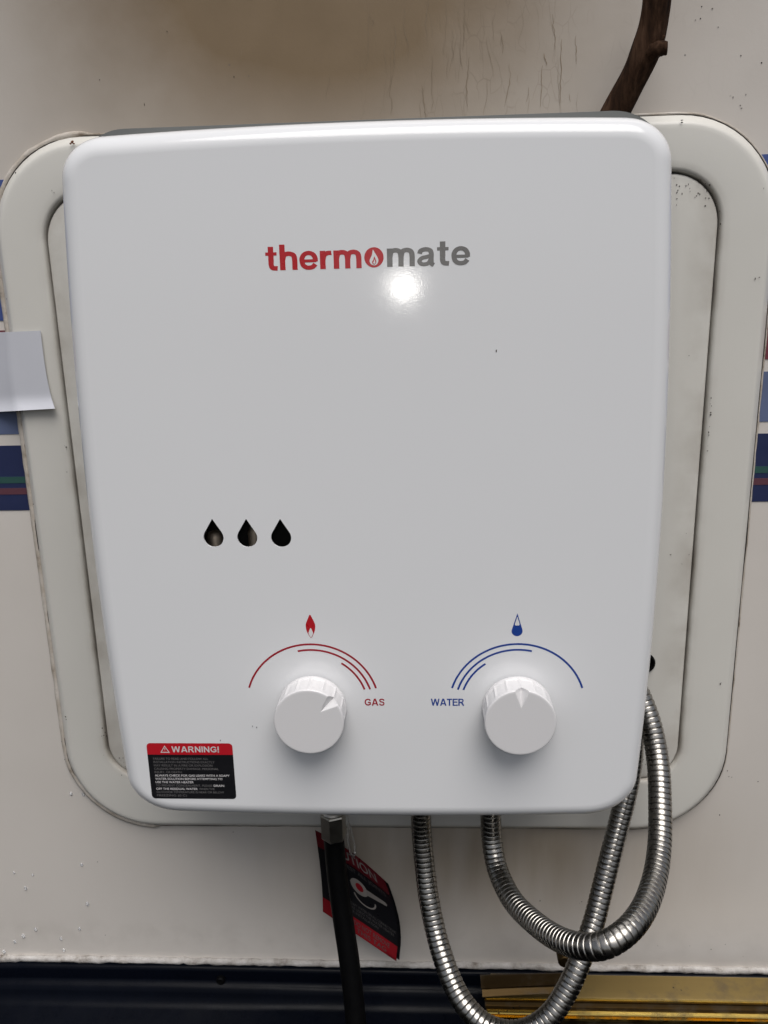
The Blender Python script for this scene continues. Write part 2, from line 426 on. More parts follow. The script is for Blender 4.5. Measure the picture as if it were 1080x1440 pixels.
# black grommet half hidden by the heater
gc = PX(906, 932, DD); n = 32
def circ(r, dy): return [gc+Vector((r*math.cos(2*math.pi*i/n), dy, r*math.sin(2*math.pi*i/n))) for i in range(n)]
v, f = loops([circ(.0072, .0), circ(.0072, -.0012), circ(.0062, -.0022), circ(.005, -.0018), circ(.0042, -.0004)], True, False, True)
mesh('grommet', v, f, M['rubber'], hd, True, 45)

# ------------------------------------------------------------------ skirting, caulk
sk = empty('skirting', W(0, WALL, -.60))
tag(sk, 'glossy black plastic skirting running along the bottom of the wall', 'skirting')
prof = [(.0, -.4915), (.0035, -.4915), (.0055, -.4925), (.0065, -.4945), (.0068, -.5015), (.0074, -.5035), (.0095, -.5046), (.0115, -.5062), (.0128, -.5090), (.0138, -.5115), (.0155, -.5145), (.020, -.5175), (.050, -.5225), (.058, -.5265), (.061, -.533), (.062, -.66)]
xs = [-.62+1.24*i/120 for i in range(121)]
def dip(x): return -.0055*max(0, (-.31-x)/.12)**1.5 + .0006*noise.noise(Vector((x*9, 0, 3)))
ls = [[W(x, WALL-o, z+dip(x)+.0006*noise.noise(Vector((x*14, o*60, 1)))) for x in xs] for o, z in prof]
v, f = loops(ls, False); mesh('moulding', v, f, M['skirt'], sk, True)
# caulk line
dense = []; x = -.62
while x < .62:
    dense.append(W(x, WALL-.0012, -.4895+dip(x)+random.gauss(0, .0003))); x += .004
v, f = tube(dense, lambda i, th: .0026*(1+.35*noise.noise(Vector((i*.21, th, 0)))), 10); mesh('caulk_line', v, f, M['caulk'], sk)
c = PX(310, 1379, WALL-.0085)
def disc(c, r, ny, n=20): return [c+Vector((r*math.cos(2*math.pi*i/n), ny, r*math.sin(2*math.pi*i/n))) for i in range(n)]
v, f = loops([disc(c, .0035, .003), disc(c, .0033, -.0006), disc(c, .0022, -.0014), disc(c, .001, -.0009)], True, False, True)
mesh('screw_head', v, f, M['rubber'], sk, True, 40)

# ------------------------------------------------------------------ water heater
HX, HF = -.0267, .389
heater = empty('water_heater', W(HX, WALL-.012, -.273))
tag(heater, 'white enamel tankless water heater with two knobs mounted on the hatch door', 'water heater')
def outline(n=16):
    """front outline, counter-clockwise from the right-hand side: bowed sides, rounded corners"""
    wd = lambda z: .1472-.21*(z+.105)**2
    pts = []
    def corner(cx, cz, rx, rz, a0, a1, p=2.0):
        for i in range(n+1):
            t = math.radians(a0+(a1-a0)*i/n); c, s = math.cos(t), math.sin(t)
            pts.append((cx+rx*abs(c)**(2/p)*(1 if c > 0 else -1), cz+rz*abs(s)**(2/p)*(1 if s > 0 else -1)))
    zt, zb = .0625, -.246
    for i in range(70):
        z = zb+(zt-zb)*i/70; pts.append((wd(z), z))
    w = wd(zt); corner(w-.0245, zt, .0245, .0215, 0, 90, 2.15)
    for i in range(1, 24):
        x = (w-.0245)*(1-2*i/24); pts.append((x, .084+.0022*(1-(x/(w-.0245))**2)))
    corner(-w+.0245, zt, .0245, .0215, 90, 180, 2.15)
    for i in range(1, 70):
        z = zt+(zb-zt)*i/70; pts.append((-wd(z), z))
    w = wd(zb); corner(-w+.032, zb, .032, .0262, 180, 270, 2.1)
    for i in range(1, 24):
        x = -(w-.032)*(1-2*i/24); pts.append((x, -.2722-.0018*(1-(x/(w-.032))**2)))
    corner(w-.032, zb, .032, .0262, 270, 360, 2.1)
    k_ = 1.027      # the widest line lies behind the face
    return [((HX+x)*k_-HX, z*k_) for x, z in pts[:-1]]
OL = outline()
def inset(pts, d):
    n = len(pts); out = []
    for i in range(n):
        a, b = Vector(pts[i-1]), Vector(pts[(i+1) % n]); t = (b-a).normalized()
        out.append((pts[i][0]-t.y*d, pts[i][1]+t.x*d))
    return out
bev = []
RI, RD = .0105, .0125        # roll of the edge: width in the face, depth behind it
for i in range(11):
    a = math.radians(90*i/10); bev.append((RI*(1-math.cos(a)), RD*(1-math.sin(a))))
rows = [(.0015, WALL-.0125-HF), (.0, .06), (.0, .03)] + bev + [(RI+.0006, 0)]
ls = [[W(HX+x, HF+dep, z) for x, z in inset(OL, ins)] for ins, dep in rows]
n = len(OL); v, f = loops(ls)
# drop-shaped vents
def dropshape(cx, cz, r, top, n=28):
    a0 = math.asin(r/top); pts = []
    for i in range(n+1):
        t = math.pi/2-(math.pi/2-a0)+0; ang = (math.pi/2-(math.pi/2-a0)) ; th = a0 - (math.pi+2*a0)*i/n
        pts.append((cx+r*math.cos(th), cz+r*math.sin(th)))
    pts.append((cx, cz+top)); return pts
DROPS = [(-.1096, -.1105), (-.0918, -.1107), (-.0740, -.1109)]
bm = bmesh.new()
bv = [bm.verts.new(p) for p in v]
for q in f: bm.faces.new([bv[i] for i in q])
last = bv[-n:]; edges = []
for i in range(n): edges.append(bm.edges.get((last[i], last[(i+1) % n])))
for cx, cz in DROPS:
    hv = [bm.verts.new(W(x, HF, z)) for x, z in dropshape(cx, cz, .0053, .0101)]
    for i in range(len(hv)): edges.append(bm.edges.new((hv[i], hv[(i+1) % len(hv)])))
r = bmesh.ops.triangle_fill(bm, use_beauty=True, use_dissolve=False, edges=edges, normal=(0, -1, 0))
for cx, cz in DROPS:
    p = dropshape(cx, cz, .0053, .0101)
    rows2 = [[bm.verts.new(W(x, HF+dy, z)) for x, z in (p if dy == 0 else inset(p[::-1], e)[::-1])] for dy, e in ((0, 0), (.0012, 0))]
    for i in range(len(p)):
        j = (i+1) % len(p); bm.faces.new((rows2[0][i], rows2[0][j], rows2[1][j], rows2[1][i]))
for fc in bm.faces: fc.smooth = True
bmesh.ops.recalc_face_normals(bm, faces=bm.faces)
me = bpy.data.meshes.new('casing'); bm.to_mesh(me); bm.free(); me.materials.append(M['enamel'])
casing = link(bpy.data.objects.new('casing', me), heater)
# grey sheet-metal back, a little taller than the cover
BP = .440
bpx = rrect(-.1845, .1290, -.268, .0985, .030, .02)
v, f = loops([[W(x, BP, z) for x, z in inset(bpx, .0004)], [W(x, BP+.0015, z) for x, z in bpx], [W(x, WALL-.013, z) for x, z in bpx]], True, True, True)
mesh('back_plate', v, f, M['galv'], heater, False)
# innards behind the vents: a dark chamber wall and burner pipes
v, f = loops([[W(x, d, z) for x, z in rrect(-.155, -.03, -.16, -.06, .004, .004, 3)] for d in (.4195, .426)], True, True, True)
mesh('combustion_chamber', v, f, M['chamber'], heater, False)
for x, r, zt in ((-.1140, .0046, -.1118), (-.0922, .0034, -.1095)):
    v, f = tube([W(x, .408, -.15), W(x, .408, zt-.004), W(x, .408, zt-.001), W(x, .408, zt)], lambda i, th: (r, r, r*.8, r*.3)[i], 20); mesh('burner_pipe', v, f, M['burner'], heater, True, 50)

# ---- print on the face
LIFT = .00006
def poly(name, polys, mat, parent, lift=LIFT, d=HF):
    """flat printed shapes: lists of (x, z) rings already triangulated by bmesh"""
    bm = bmesh.new()
    for ring_ in polys:
        es = []; 
        for loop_ in (ring_ if isinstance(ring_[0], list) else [ring_]):
            vs = [bm.verts.new(W(x, d-lift, z)) for x, z in loop_]
            es += [bm.edges.new((vs[i], vs[(i+1) % len(vs)])) for i in range(len(vs))]
        bmesh.ops.triangle_fill(bm, use_beauty=True, use_dissolve=False, edges=es, normal=(0, -1, 0))
    for fc in bm.faces:
        if fc.normal.y > 0: fc.normal_flip()
    me = bpy.data.meshes.new(name); bm.to_mesh(me); bm.free(); me.materials.append(mat)
    return link(bpy.data.objects.new(name, me), parent)
def glyphs(s, offset=0.0, spacing=1.0):
    cu = bpy.data.curves.new('t', 'FONT'); cu.body = s; cu.size = 1; cu.offset = offset; cu.space_character = spacing; cu.resolution_u = 6
    cu.fill_mode = 'FRONT'
    o = bpy.data.objects.new('t', cu); COL.objects.link(o)
    dg = bpy.context.evaluated_depsgraph_get(); me = o.evaluated_get(dg).to_mesh()
    V = [(p.co.x, p.co.y) for p in me.vertices]; F = [tuple(p.vertices) for p in me.polygons]
    o.evaluated_get(dg).to_mesh_clear(); bpy.data.objects.remove(o); bpy.data.curves.remove(cu)
    x0 = min(p[0] for p in V); x1 = max(p[0] for p in V)
    return [((p[0]-x0)/(x1-x0), p[1]) for p in V], F, x1-x0
def cap_height(): 
    V, F, w = glyphs('H'); return max(p[1] for p in V)
CAP = cap_height()
def text(name, s, x0, x1, zb, cap, mat, parent, offset=0.0, fn=None, lift=LIFT, spacing=1.0):
    V, F, w = glyphs(s, offset, spacing); k = cap/CAP
    if fn is None: fn = lambda x, z: W(x, HF-lift, z)
    return mesh(name, [fn(x0+(x1-x0)*a, zb+k*b) for a, b in V], F, mat, parent, False, 'keep')
GL = {   # stroke letters: lists of (smooth, width, centre-line points), x-height or cap height = 1
 't': (.58, [(0, .26, [(.26, 1.30), (.26, .5)]), (1, .25, [(.26, .55), (.26, .30), (.33, .135), (.56, .105)]), (0, .18, [(.0, .905), (.54, .905)])]),
 'h': (.84, [(0, .26, [(.13, 0), (.13, 1.40)]), (1, .25, [(.14, .55), (.22, .82), (.44, .895), (.66, .80), (.71, .55), (.71, .25), (.71, .0)])]),
 'r': (.55, [(0, .26, [(.13, 0), (.13, 1.0)]), (1, .24, [(.14, .48), (.20, .74), (.34, .865), (.55, .88)])]),
 'm': (1.32, [(0, .26, [(.13, 0), (.13, 1.0)]), (1, .25, [(.14, .55), (.21, .82), (.42, .895), (.61, .80), (.66, .55), (.66, .25), (.66, .0)]), (1, .25, [(.67, .55), (.74, .82), (.95, .895), (1.14, .80), (1.19, .55), (1.19, .25), (1.19, .0)])]),
 'e': (.88, [(0, .17, [(.15, .475), (.80, .475)]), (1, .235, [(.755, .43), (.745, .64), (.64, .83), (.44, .905), (.24, .83), (.13, .64), (.12, .46), (.17, .25), (.30, .13), (.46, .10), (.63, .145), (.75, .29)])]),
 'a': (.86, [(1, .23, [(.13, .67), (.19, .83), (.41, .905), (.62, .84), (.68, .67), (.68, .45), (.68, .25), (.70, .10), (.80, .04)]), (1, .215, [(.66, .55), (.46, .49), (.24, .43), (.12, .27), (.20, .12), (.36, .09), (.55, .16), (.66, .36)])]),
 'G': (.90, [(1, .18, [(.80, .70), (.68, .86), (.47, .91), (.23, .81), (.10, .50), (.22, .20), (.46, .09), (.66, .13), (.79, .24)]), (0, .17, [(.47, .45), (.88, .45)]), (0, .17, [(.795, .50), (.795, .14)])]),
 'A': (.90, [(0, .19, [(.09, 0), (.42, 1.0)]), (0, .19, [(.81, 0), (.48, 1.0)]), (0, .16, [(.22, .29), (.68, .29)])]),
 'S': (.78, [(1, .17, [(.70, .72), (.59, .88), (.38, .92), (.18, .86), (.13, .71), (.22, .58), (.42, .52), (.61, .45), (.69, .29), (.58, .13), (.39, .085), (.18, .14), (.08, .30)])]),
 'W': (1.24, [(0, .18, [(.09, 1), (.32, 0)]), (0, .18, [(.32, 0), (.62, 1.0)]), (0, .18, [(.62, 1), (.92, 0)]), (0, .18, [(.92, 0), (1.15, 1)])]),
 'T': (.74, [(0, .19, [(.37, 0), (.37, .9)]), (0, .17, [(.0, .915), (.74, .915)])]),
 'E': (.74, [(0, .19, [(.095, 0), (.095, 1)]), (0, .165, [(.1, .917), (.72, .917)]), (0, .155, [(.1, .52), (.67, .52)]), (0, .165, [(.1, .083), (.74, .083)])]),
 'R': (.84, [(0, .19, [(.095, 0), (.095, 1)]), (1, .165, [(.10, .917), (.42, .917), (.60, .88), (.67, .72), (.60, .55), (.42, .49), (.10, .49)]), (0, .2, [(.45, .47), (.75, 0)])]),
 'N': (.82, [(0, .19, [(.095, 0), (.095, 1)]), (0, .19, [(.725, 0), (.725, 1)]), (0, .2, [(.10, .93), (.72, .07)])]),
 'I': (.20, [(0, .19, [(.10, 0), (.10, 1)])]),
 '!': (.22, [(0, .19, [(.11, .30), (.11, 1)]), (0, .19, [(.11, 0), (.11, .19)])])}
def letters(name, word, x0, x1, zb, h, mat, parent, gap=.11, lift=LIFT, fat=1.0):
    tot = sum(GL[c][0] for c in word)+gap*(len(word)-1); kx = (x1-x0)/tot; px = 0; parts = []; q = 0
    for ch in word:
        for sm, wd, pts in GL[ch][1]:
            P = [Vector((p[0], p[1], 0)) for p in pts]
            if sm: P = spline(P, .03)+[P[-1]]
            n_ = len(P); vv = []; ff = []
            for i in range(n_):
                t = (P[min(i+1, n_-1)]-P[max(i-1, 0)])
                if t.length < 1e-6: t = P[i]-P[i-2]
                t.normalize(); nn_ = Vector((-t.y, t.x, 0))
                if ch in 'AWN' and abs(t.x) > .1 and abs(t.y) > .1: nn_ = Vector((1, 0, 0))*(1/max(.3, abs(t.y)))   # slanted strokes end level
                for sg in (1, -1):
                    p = P[i]+nn_*sg*wd*fat/2
                    vv.append(W(x0+(px+p.x)*kx, HF-lift-q*.000003, zb+p.y*h))
                if i: ff.append((2*i-2, 2*i-1, 2*i+1, 2*i))
            parts.append((vv, ff)); q += 1
        px += GL[ch][0]+gap
    v, f = join(parts); o = mesh(name, v, f, mat, parent, False, 'keep')
    bm = bmesh.new(); bm.from_mesh(o.data)
    for fc in bm.faces:
        if fc.normal.y > 0: fc.normal_flip()
    bm.to_mesh(o.data); bm.free(); return o
letters('brand_lettering', 'therm', -.0738, -.0278, .0222, .0083, M['red'], heater, .095)
letters('brand_lettering', 'mate', -.0157, .0236, .0224, .0083, M['grey'], heater, .095)
def circle(cx, cz, r, n=40): return [(cx+r*math.cos(2*math.pi*i/n), cz+r*math.sin(2*math.pi*i/n)) for i in range(n)]
LO = (-.0219, .0269)
lo = poly('brand_disc', [circle(*LO, .0046)], M['red'], heater)
def smooth_ring(pts, k=6):
    n = len(pts); out = []
    for i in range(n):
        a, b, c, d = (Vector(pts[(i+q) % n]) for q in (-1, 0, 1, 2))
        for j in range(k):
            t = j/k; p = .5*((2*b)+(c-a)*t+(2*a-5*b+4*c-d)*t*t+(3*b-a-3*c+d)*t**3); out.append((p.x, p.y))
    return out
fl = smooth_ring([(-.0004, .0034), (.0006, .0018), (.0016, .0002), (.0021, -.0014), (.0015, -.0030), (.0002, -.0036), (-.0014, -.0031), (-.0021, -.0016), (-.0016, -.0002), (-.0009, .0012)])
poly('flame_mark', [[(LO[0]+x, LO[1]+z) for x, z in fl]], M['pwhite'], lo, LIFT*2)
fi = smooth_ring([(.0002, .0004), (.0008, -.0010), (.0011, -.0022), (.0003, -.0032), (-.0006, -.0030), (-.0009, -.0020), (-.0003, -.0010)])
poly('flame_core', [[(LO[0]+x, LO[1]+z) for x, z in fi]], M['red'], lo, LIFT*3)
poly('flame_core', [[(LO[0]+x*.5+.0001, LO[1]-.0012+z*.55) for x, z in fi]], M['pwhite'], lo, LIFT*4)
def arc(cx, cz, r, a0, a1, wd=.00105, n=48):
    pts = [(cx+(r+wd/2)*math.cos(math.radians(a0+(a1-a0)*i/n)), cz+(r+wd/2)*math.sin(math.radians(a0+(a1-a0)*i/n))) for i in range(n+1)]
    pts += [(cx+(r-wd/2)*math.cos(math.radians(a1+(a0-a1)*i/n)), cz+(r-wd/2)*math.sin(math.radians(a1+(a0-a1)*i/n))) for i in range(n+1)]
    return pts
GK, WK = (-.0616, -.2073), (.0495, -.2076)
for r, a0, a1 in ((.0365, 17, 162.5), (.0332, 17.5, 102), (.0303, 19, 57)): poly('gas_scale_arc', [arc(*GK, r, a0, a1)], M['darkred'], heater)
for r, a0, a1 in ((.0366, 17.5, 162.5), (.0333, 77, 162.5), (.0304, 124, 161)): poly('water_scale_arc', [arc(*WK, r, a0, a1)], M['ink'], heater)
letters('gas_lettering', 'GAS', -.0332, -.0222, -.2071, .0042, M['darkred'], heater, .11)
letters('water_lettering', 'WATER', .0031, .0212, -.2071, .0042, M['ink'], heater, .08)
fx, fz = -.0609, -.1604
leaf = smooth_ring([(0, .0066), (.0014, .0040), (.0025, .0010), (.0023, -.0022), (.0012, -.0050), (0, -.0066), (-.0012, -.0050), (-.0023, -.0022), (-.0025, .0010), (-.0014, .0040)])
lf = poly('flame_symbol', [[(fx+x, fz+z) for x, z in leaf]], M['red'], heater)
inn = smooth_ring([(0, -.0010), (.0009, -.0028), (.0012, -.0042), (0, -.0063), (-.0012, -.0042), (-.0009, -.0028)])
poly('flame_core', [[(fx+x, fz+z) for x, z in inn]], M['pwhite'], lf, LIFT*2)
dx_, dz_ = .0490, -.1636
ds = poly('drop_symbol', [[(x, z) for x, z in dropshape(dx_, dz_, .0029, .0100)]], M['ink'], heater)
ins_ = smooth_ring([(0, .0080), (.0005, .0064), (.0011, .0046), (.0012, .0036), (.0006, .0031), (0, .0033), (-.0006, .0031), (-.0012, .0036), (-.0011, .0046), (-.0005, .0064)])
poly('drop_glint', [[(dx_+x, dz_+z) for x, z in ins_]], M['pwhite'], ds, LIFT*2)
specks('dirt_specks', [(698, 493.5)], M['speck'], heater, HF-.0001, .00045, .0005)
specks('scuff_marks', [(355, 1021), (361, 1023), (310, 1041)], M['labelgrey'], heater, HF-.0001, .0003, .0004)

# ---- knobs
def knob_mesh():
    R, H = .0187, .0180
    NA, NR = 288, 30
    def wedge(x, z):        # pointer notch, local: up
        u = z-.0088
        if u <= 0: return 0
        w = .0040*u/.0099
        k_ = 1-abs(x)/w
        return max(0, k_)*.0034*min(1, u/.0085)
    ringsl = []
    for i in range(1, NR+1):                    # face, outwards
        r = R*.955*i/NR
        ringsl.append([(r, a) for a in range(NA)])
    vs = [(0, -H, 0)]
    def pt(r, a, y):
        t = 2*math.pi*a/NA; return (r*math.sin(t), y, r*math.cos(t))
    rowsl = []
    for i in range(1, NR+1): rowsl.append([(pt(R*.955*i/NR, a, -H)) for a in range(NA)])
    for q in (30, 60, 90): rowsl.append([pt(R*.955+R*.045*math.sin(math.radians(q)), a, -H+R*.045*(1-math.cos(math.radians(q)))) for a in range(NA)])
    # sides with sixteen broad flats divided by shallow ridges
    def side(a, depth, rr):
        ph = (a/NA*16) % 1; sh = min(ph, 1-ph); dip_ = .00045*min(1, sh/.16)
        return rr-dip_*depth
    for y, dpt, rr in ((-H+.0022, .35, R), (-H+.0045, 1, R*.999), (-.0090, 1, R*.995), (-.0045, 1, R*.99), (-.0038, .2, R*1.0), (-.0018, 0, R*1.0), (-.0014, 0, R*.985), (-.0012, 0, R*.6)):
        rowsl.append([pt(side(a, dpt, rr), a, y) for a in range(NA)])
    out = [(0, -H, 0)]; fs = []
    for row in rowsl:
        for (x, y, z) in row:
            dd = wedge(x, z)
            if y < -H+.006: y = max(y, -H+dd)
            out.append((x, y, z))
    for a in range(NA): fs.append((0, 1+a, 1+(a+1) % NA))
    for i in range(len(rowsl)-1):
        for a in range(NA):
            b = (a+1) % NA; o = 1+i*NA; fs.append((o+a, o+NA+a, o+NA+b, o+b))
    me = bpy.data.meshes.new('knob'); me.from_pydata(out, [], fs)
    bm = bmesh.new(); bm.from_mesh(me); bmesh.ops.recalc_face_normals(bm, faces=bm.faces)
    for fc in bm.faces: fc.smooth = True
    for e in bm.edges:
        if len(e.link_faces) == 2 and e.calc_face_angle(0) > math.radians(24): e.smooth = False
    bm.to_mesh(me); bm.free(); me.materials.append(M['knob']); return me
km = knob_mesh()
for (cx, cz), turn, lab in ((GK, 47, 'gas knob with its pointer turned up to the right'), (WK, 1.5, 'water knob with its pointer straight up')):
    o = link(bpy.data.objects.new('knob', km), heater)
    o.matrix_parent_inverse = Matrix.Identity(4)
    o.location = W(cx, HF, cz) - ROOT[heater.name]; o.rotation_euler = (0, math.radians(turn), 0)
    o['label'] = lab
    v, f = tube([W(cx, HF+.004, cz), W(cx, HF-.003, cz)], .0085, 24); mesh('shaft', v, f, M['knob'], heater, True, 40)

# ---- warning label
LX0, LX1, LZ0, LZ1 = -.1572, -.1083, -.2658, -.2304
lab = poly('warning_label', [rrect(LX0, LX1, LZ0, LZ1, .0022, .0022, 8)], M['labelblack'], heater, .00012)
lab['label'] = 'black warning sticker with red header'
hdr = rrect(LX0, LX1, LZ0, LZ1, .0022, .0022, 8)
hdr = [p for p in hdr if p[1] > LZ1-.0071]; hdr = hdr + [(LX0, LZ1-.0072), (LX1, LZ1-.0072)]
poly('header_band', [hdr], M['labelred'], lab, .00018)
letters('header_lettering', 'WARNING!', LX0+.0142, LX0+.0412, LZ1-.0056, .0037, M['labelwhite'], lab, .13, .00024)
def tri(cx, cz, s): return [(cx, cz+s), (cx-s*1.05, cz-s*.75), (cx+s*1.05, cz-s*.75)]
poly('warning_triangle', [[tri(LX0+.0103, LZ1-.0040, .0026), tri(LX0+.0103, LZ1-.00405, .0018)]], M['labelwhite'], lab, .00024)
poly('exclamation_mark', [[(LX0+.01005, LZ1-.0031), (LX0+.01055, LZ1-.0031), (LX0+.01040, LZ1-.0046), (LX0+.01020, LZ1-.0046)]], M['labelwhite'], lab, .00024)
LINES = [('FAILURE TO READ AND FOLLOW ALL', 0, 31.5), ('INSTALLATION INSTRUCTIONS EXACTLY', 0, 35), ('MAY RESULT IN A FIRE OR EXPLOSION', 0, 33.6), ('CAUSING PROPERTY DAMAGE, PERSONAL', 0, 37), ('INJURY, OR DEATH.', 0, 16),
         ('ALWAYS CHECK FOR GAS LEAKS WITH A SOAPY', 1, 43), ('WATER SOLUTION BEFORE ATTEMPTING TO', 1, 38.7), ('USE THE WATER HEATER', 1, 22), ('TO PREVENT CONGEALMENT, PLEASE', 0, 32.6), ('OFF THE RESIDUAL WATER', 1, 24), ('OUTDOOR TEMPERATURE IS NEAR OR BELOW', 0, 39), ('FREEZING (0 C)', 0, 17.4)]
for i, (s_, b_, w_) in enumerate(LINES):
    zb = LZ1-.0104-.00214*i
    text('label_text_line', s_, LX0+.0030, LX0+.0030+w_*.001, zb, .00128, M['labelwhite' if b_ else 'labelgrey'], lab, .016 if b_ else 0, lift=.00018)
text('label_text_line', 'DRAIN', LX0+.0364, LX0+.0424, LZ1-.0104-.00214*8, .00128, M['labelwhite'], lab, .016, lift=.00018)
text('label_text_line', 'WHEN THE', LX0+.0278, LX0+.0368, LZ1-.0104-.00214*9, .00128, M['labelgrey'], lab, 0, lift=.00018)

# ------------------------------------------------------------------ hoses
def corrugated(name, pts, R, label, pitch=.0034):
    path = spline([PX(*p) for p in pts], pitch/10)
    fr = frames(path); ls = []
    prof_ = (.915, .985, .998, 1.0, 1.0, 1.0, 1.0, 1.0, .998, .985)
    nn = 24
    for i, (p, (t, a, b)) in enumerate(zip(path, fr)):
        row = []
        for j in range(nn):
            th = 2*math.pi*j/nn
            row.append(p+(a*math.cos(th)+b*math.sin(th))*R*prof_[i % 10])
        ls.append(row)
    v, f = loops(ls, True, True, True)
    root = empty(name, path[0]); tag(root, label, 'hose', 'steel hoses hanging below the heater')
    mesh('corrugated_sleeve', v, f, M['steel'], root, True, 22)
    return root
corrugated('steel_hose', [(689, 1110, .464), (690, 1150, .462), (692, 1185, .458), (700.5, 1225, .446), (720, 1265, .425), (750, 1296, .40), (785, 1320, .375), (820, 1331, .358), (852, 1328, .352), (885, 1306, .358), (908, 1273, .374), (922, 1230, .395), (928, 1180, .415), (928, 1125, .433), (926.5, 1085, .445), (922, 1050, .455), (914, 1015, .463), (903, 985, .470), (889, 958, .476), (868, 935, .480)],
           .0070, 'steel hose making the nearer short loop that crosses in front and curls up right')
corrugated('steel_hose', [(591, 1110, .469), (592, 1150, .468), (593.5, 1180, .466), (597.5, 1220, .460), (602.5, 1260, .452), (611.5, 1305, .442), (622.5, 1345, .430), (637.5, 1385, .418), (655, 1415, .408), (682, 1441, .400), (716, 1452, .397), (748, 1446, .397), (776, 1425, .400), (797, 1393, .406), (813, 1358, .413), (834, 1300, .428), (847, 1250, .440), (859.5, 1200, .451), (871, 1155, .461), (880, 1120, .468), (886, 1090, .474), (890, 1055, .480), (890, 1015, .484), (880, 975, .486)],
           .0070, 'steel hose making the longer loop that dips to the skirting behind the other')
# gas hose
gp = spline([PX(*p) for p in ((468.5, 1172, .461), (470, 1185, .461), (474, 1230, .456), (482, 1290, .449), (491, 1350, .441), (498, 1410, .433), (503, 1470, .425), (506, 1520, .42))], .004)
gh = empty('gas_hose', gp[0]); tag(gh, 'black rubber gas hose hanging straight down from a hex nut under the heater', 'hose')
v, f = tube(gp, .0070, 24); mesh('rubber_tube', v, f, M['rubber'], gh)
c = PX(468.5, 1150, .461)
v, f = loops([[c+Vector((r*math.cos(math.pi*i/3+.35), r*math.sin(math.pi*i/3+.35), z)) for i in range(6)] for r, z in ((.0080, -.0150), (.0087, -.0140), (.0087, .0030), (.0082, .0040))], True, True, True)
mesh('hex_nut', v, f, M['nickel'], gh, False)
v, f = loops([[c+Vector((r*math.cos(math.pi*i/12), r*math.sin(math.pi*i/12), z)) for i in range(24)] for r, z in ((.0070, .0035), (.0074, .0048), (.0064, .0062), (.0074, .0078), (.007, .02))], True, True, True)
mesh('threaded_collar', v, f, M['nickel'], gh, True, 30)

# ------------------------------------------------------------------ caution tag
tagr = empty('caution_tag', PX(500, 1260, .476))
tag(tagr, 'black and red caution tag hanging crooked behind the black gas hose', 'tag')
def tagpt(s, t, back=0.0, grow=0.0):
    """s across 0..1, t down 0..1"""
    lx = 443+11*math.sin(t*math.pi*.5)*1.0 ; ly = 1167+115*t
    rx = 541+21*math.sin(min(1, t*1.1)*math.pi*.62)-3*t; ry = 1238+114*t
    x = lx+(rx-lx)*s + grow; y = ly+(ry-ly)*s - 6*math.sin(s*math.pi)*(1-t) + grow*.4
    d = .4835 - .010*(2*s-1)**2 + .004*math.sin(t*3) + back
    return PX(x, y, d)
def sheet(name, s0, s1, t0, t1, mat, parent, back, ns=16, nt=10, thick=.0004, grow=0.0):
    v = []; f = []
    for side_ in (0, thick):
        for j in range(nt+1):
            for i in range(ns+1): v.append(tagpt(s0+(s1-s0)*i/ns, t0+(t1-t0)*j/nt, back+side_, grow))
    o = (ns+1)*(nt+1); idx = lambda i, j, q: q*o+j*(ns+1)+i
    for j in range(nt):
        for i in range(ns):
            f.append((idx(i, j, 0), idx(i+1, j, 0), idx(i+1, j+1, 0), idx(i, j+1, 0)))
            f.append((idx(i, j, 1), idx(i, j+1, 1), idx(i+1, j+1, 1), idx(i+1, j, 1)))
    for i in range(ns):
        f.append((idx(i, 0, 0), idx(i, 0, 1), idx(i+1, 0, 1), idx(i+1, 0, 0))); f.append((idx(i, nt, 0), idx(i+1, nt, 0), idx(i+1, nt, 1), idx(i, nt, 1)))
    for j in range(nt):
        f.append((idx(0, j, 0), idx(0, j+1, 0), idx(0, j+1, 1), idx(0, j, 1))); f.append((idx(ns, j, 0), idx(ns, j, 1), idx(ns, j+1, 1), idx(ns, j+1, 0)))
    return mesh(name, v, f, mat, parent, True, 50)
card = sheet('card', 0, 1, 0, 1, M['labelblack'], tagr, 0)
sheet('back_card', .03, 1, .03, .97, M['labelblack'], tagr, .0022, grow=4.0)
sheet('header_band', .002, .998, .002, .20, M['tagdark'], card, -.0004, 16, 4, .0002)  # darker red than the footer: shade on the header put into its colour
sheet('footer_band', .002, .998, .82, .998, M['tagred'], card, -.0004, 16, 4, .0002)
def tagtext(name, s_, s0, s1, tb, cap, mat, off):
    text(name, s_, s0, s1, -tb, cap, mat, card, off, fn=lambda x, z: tagpt(x, -z, -.0008))
tagtext('header_lettering', 'CAUTION', .14, .84, .155, .105, M['tagtext'], .012)
tagtext('tag_text_line', 'LEAK TEST ALL JOINTS', .16, .92, .265, .045, M['tagdim'], 0)
for i, s_ in enumerate(('USE SOAPY WATER ON ALL CONNECTIONS', 'BEFORE USING THE WATER HEATER', 'AFTER INSTALLATION')):
    tagtext('tag_text_line', s_, .30, (.97, .95, .74)[i], .685+.045*i, .030, M['tagdim'], 0)
tagtext('footer_lettering', 'DO NOT REMOVE', .42, .9, .90, .05, M['tagdim'], 0); tagtext('footer_lettering', 'THIS TAG', .46, .86, .97, .05, M['tagdim'], 0)
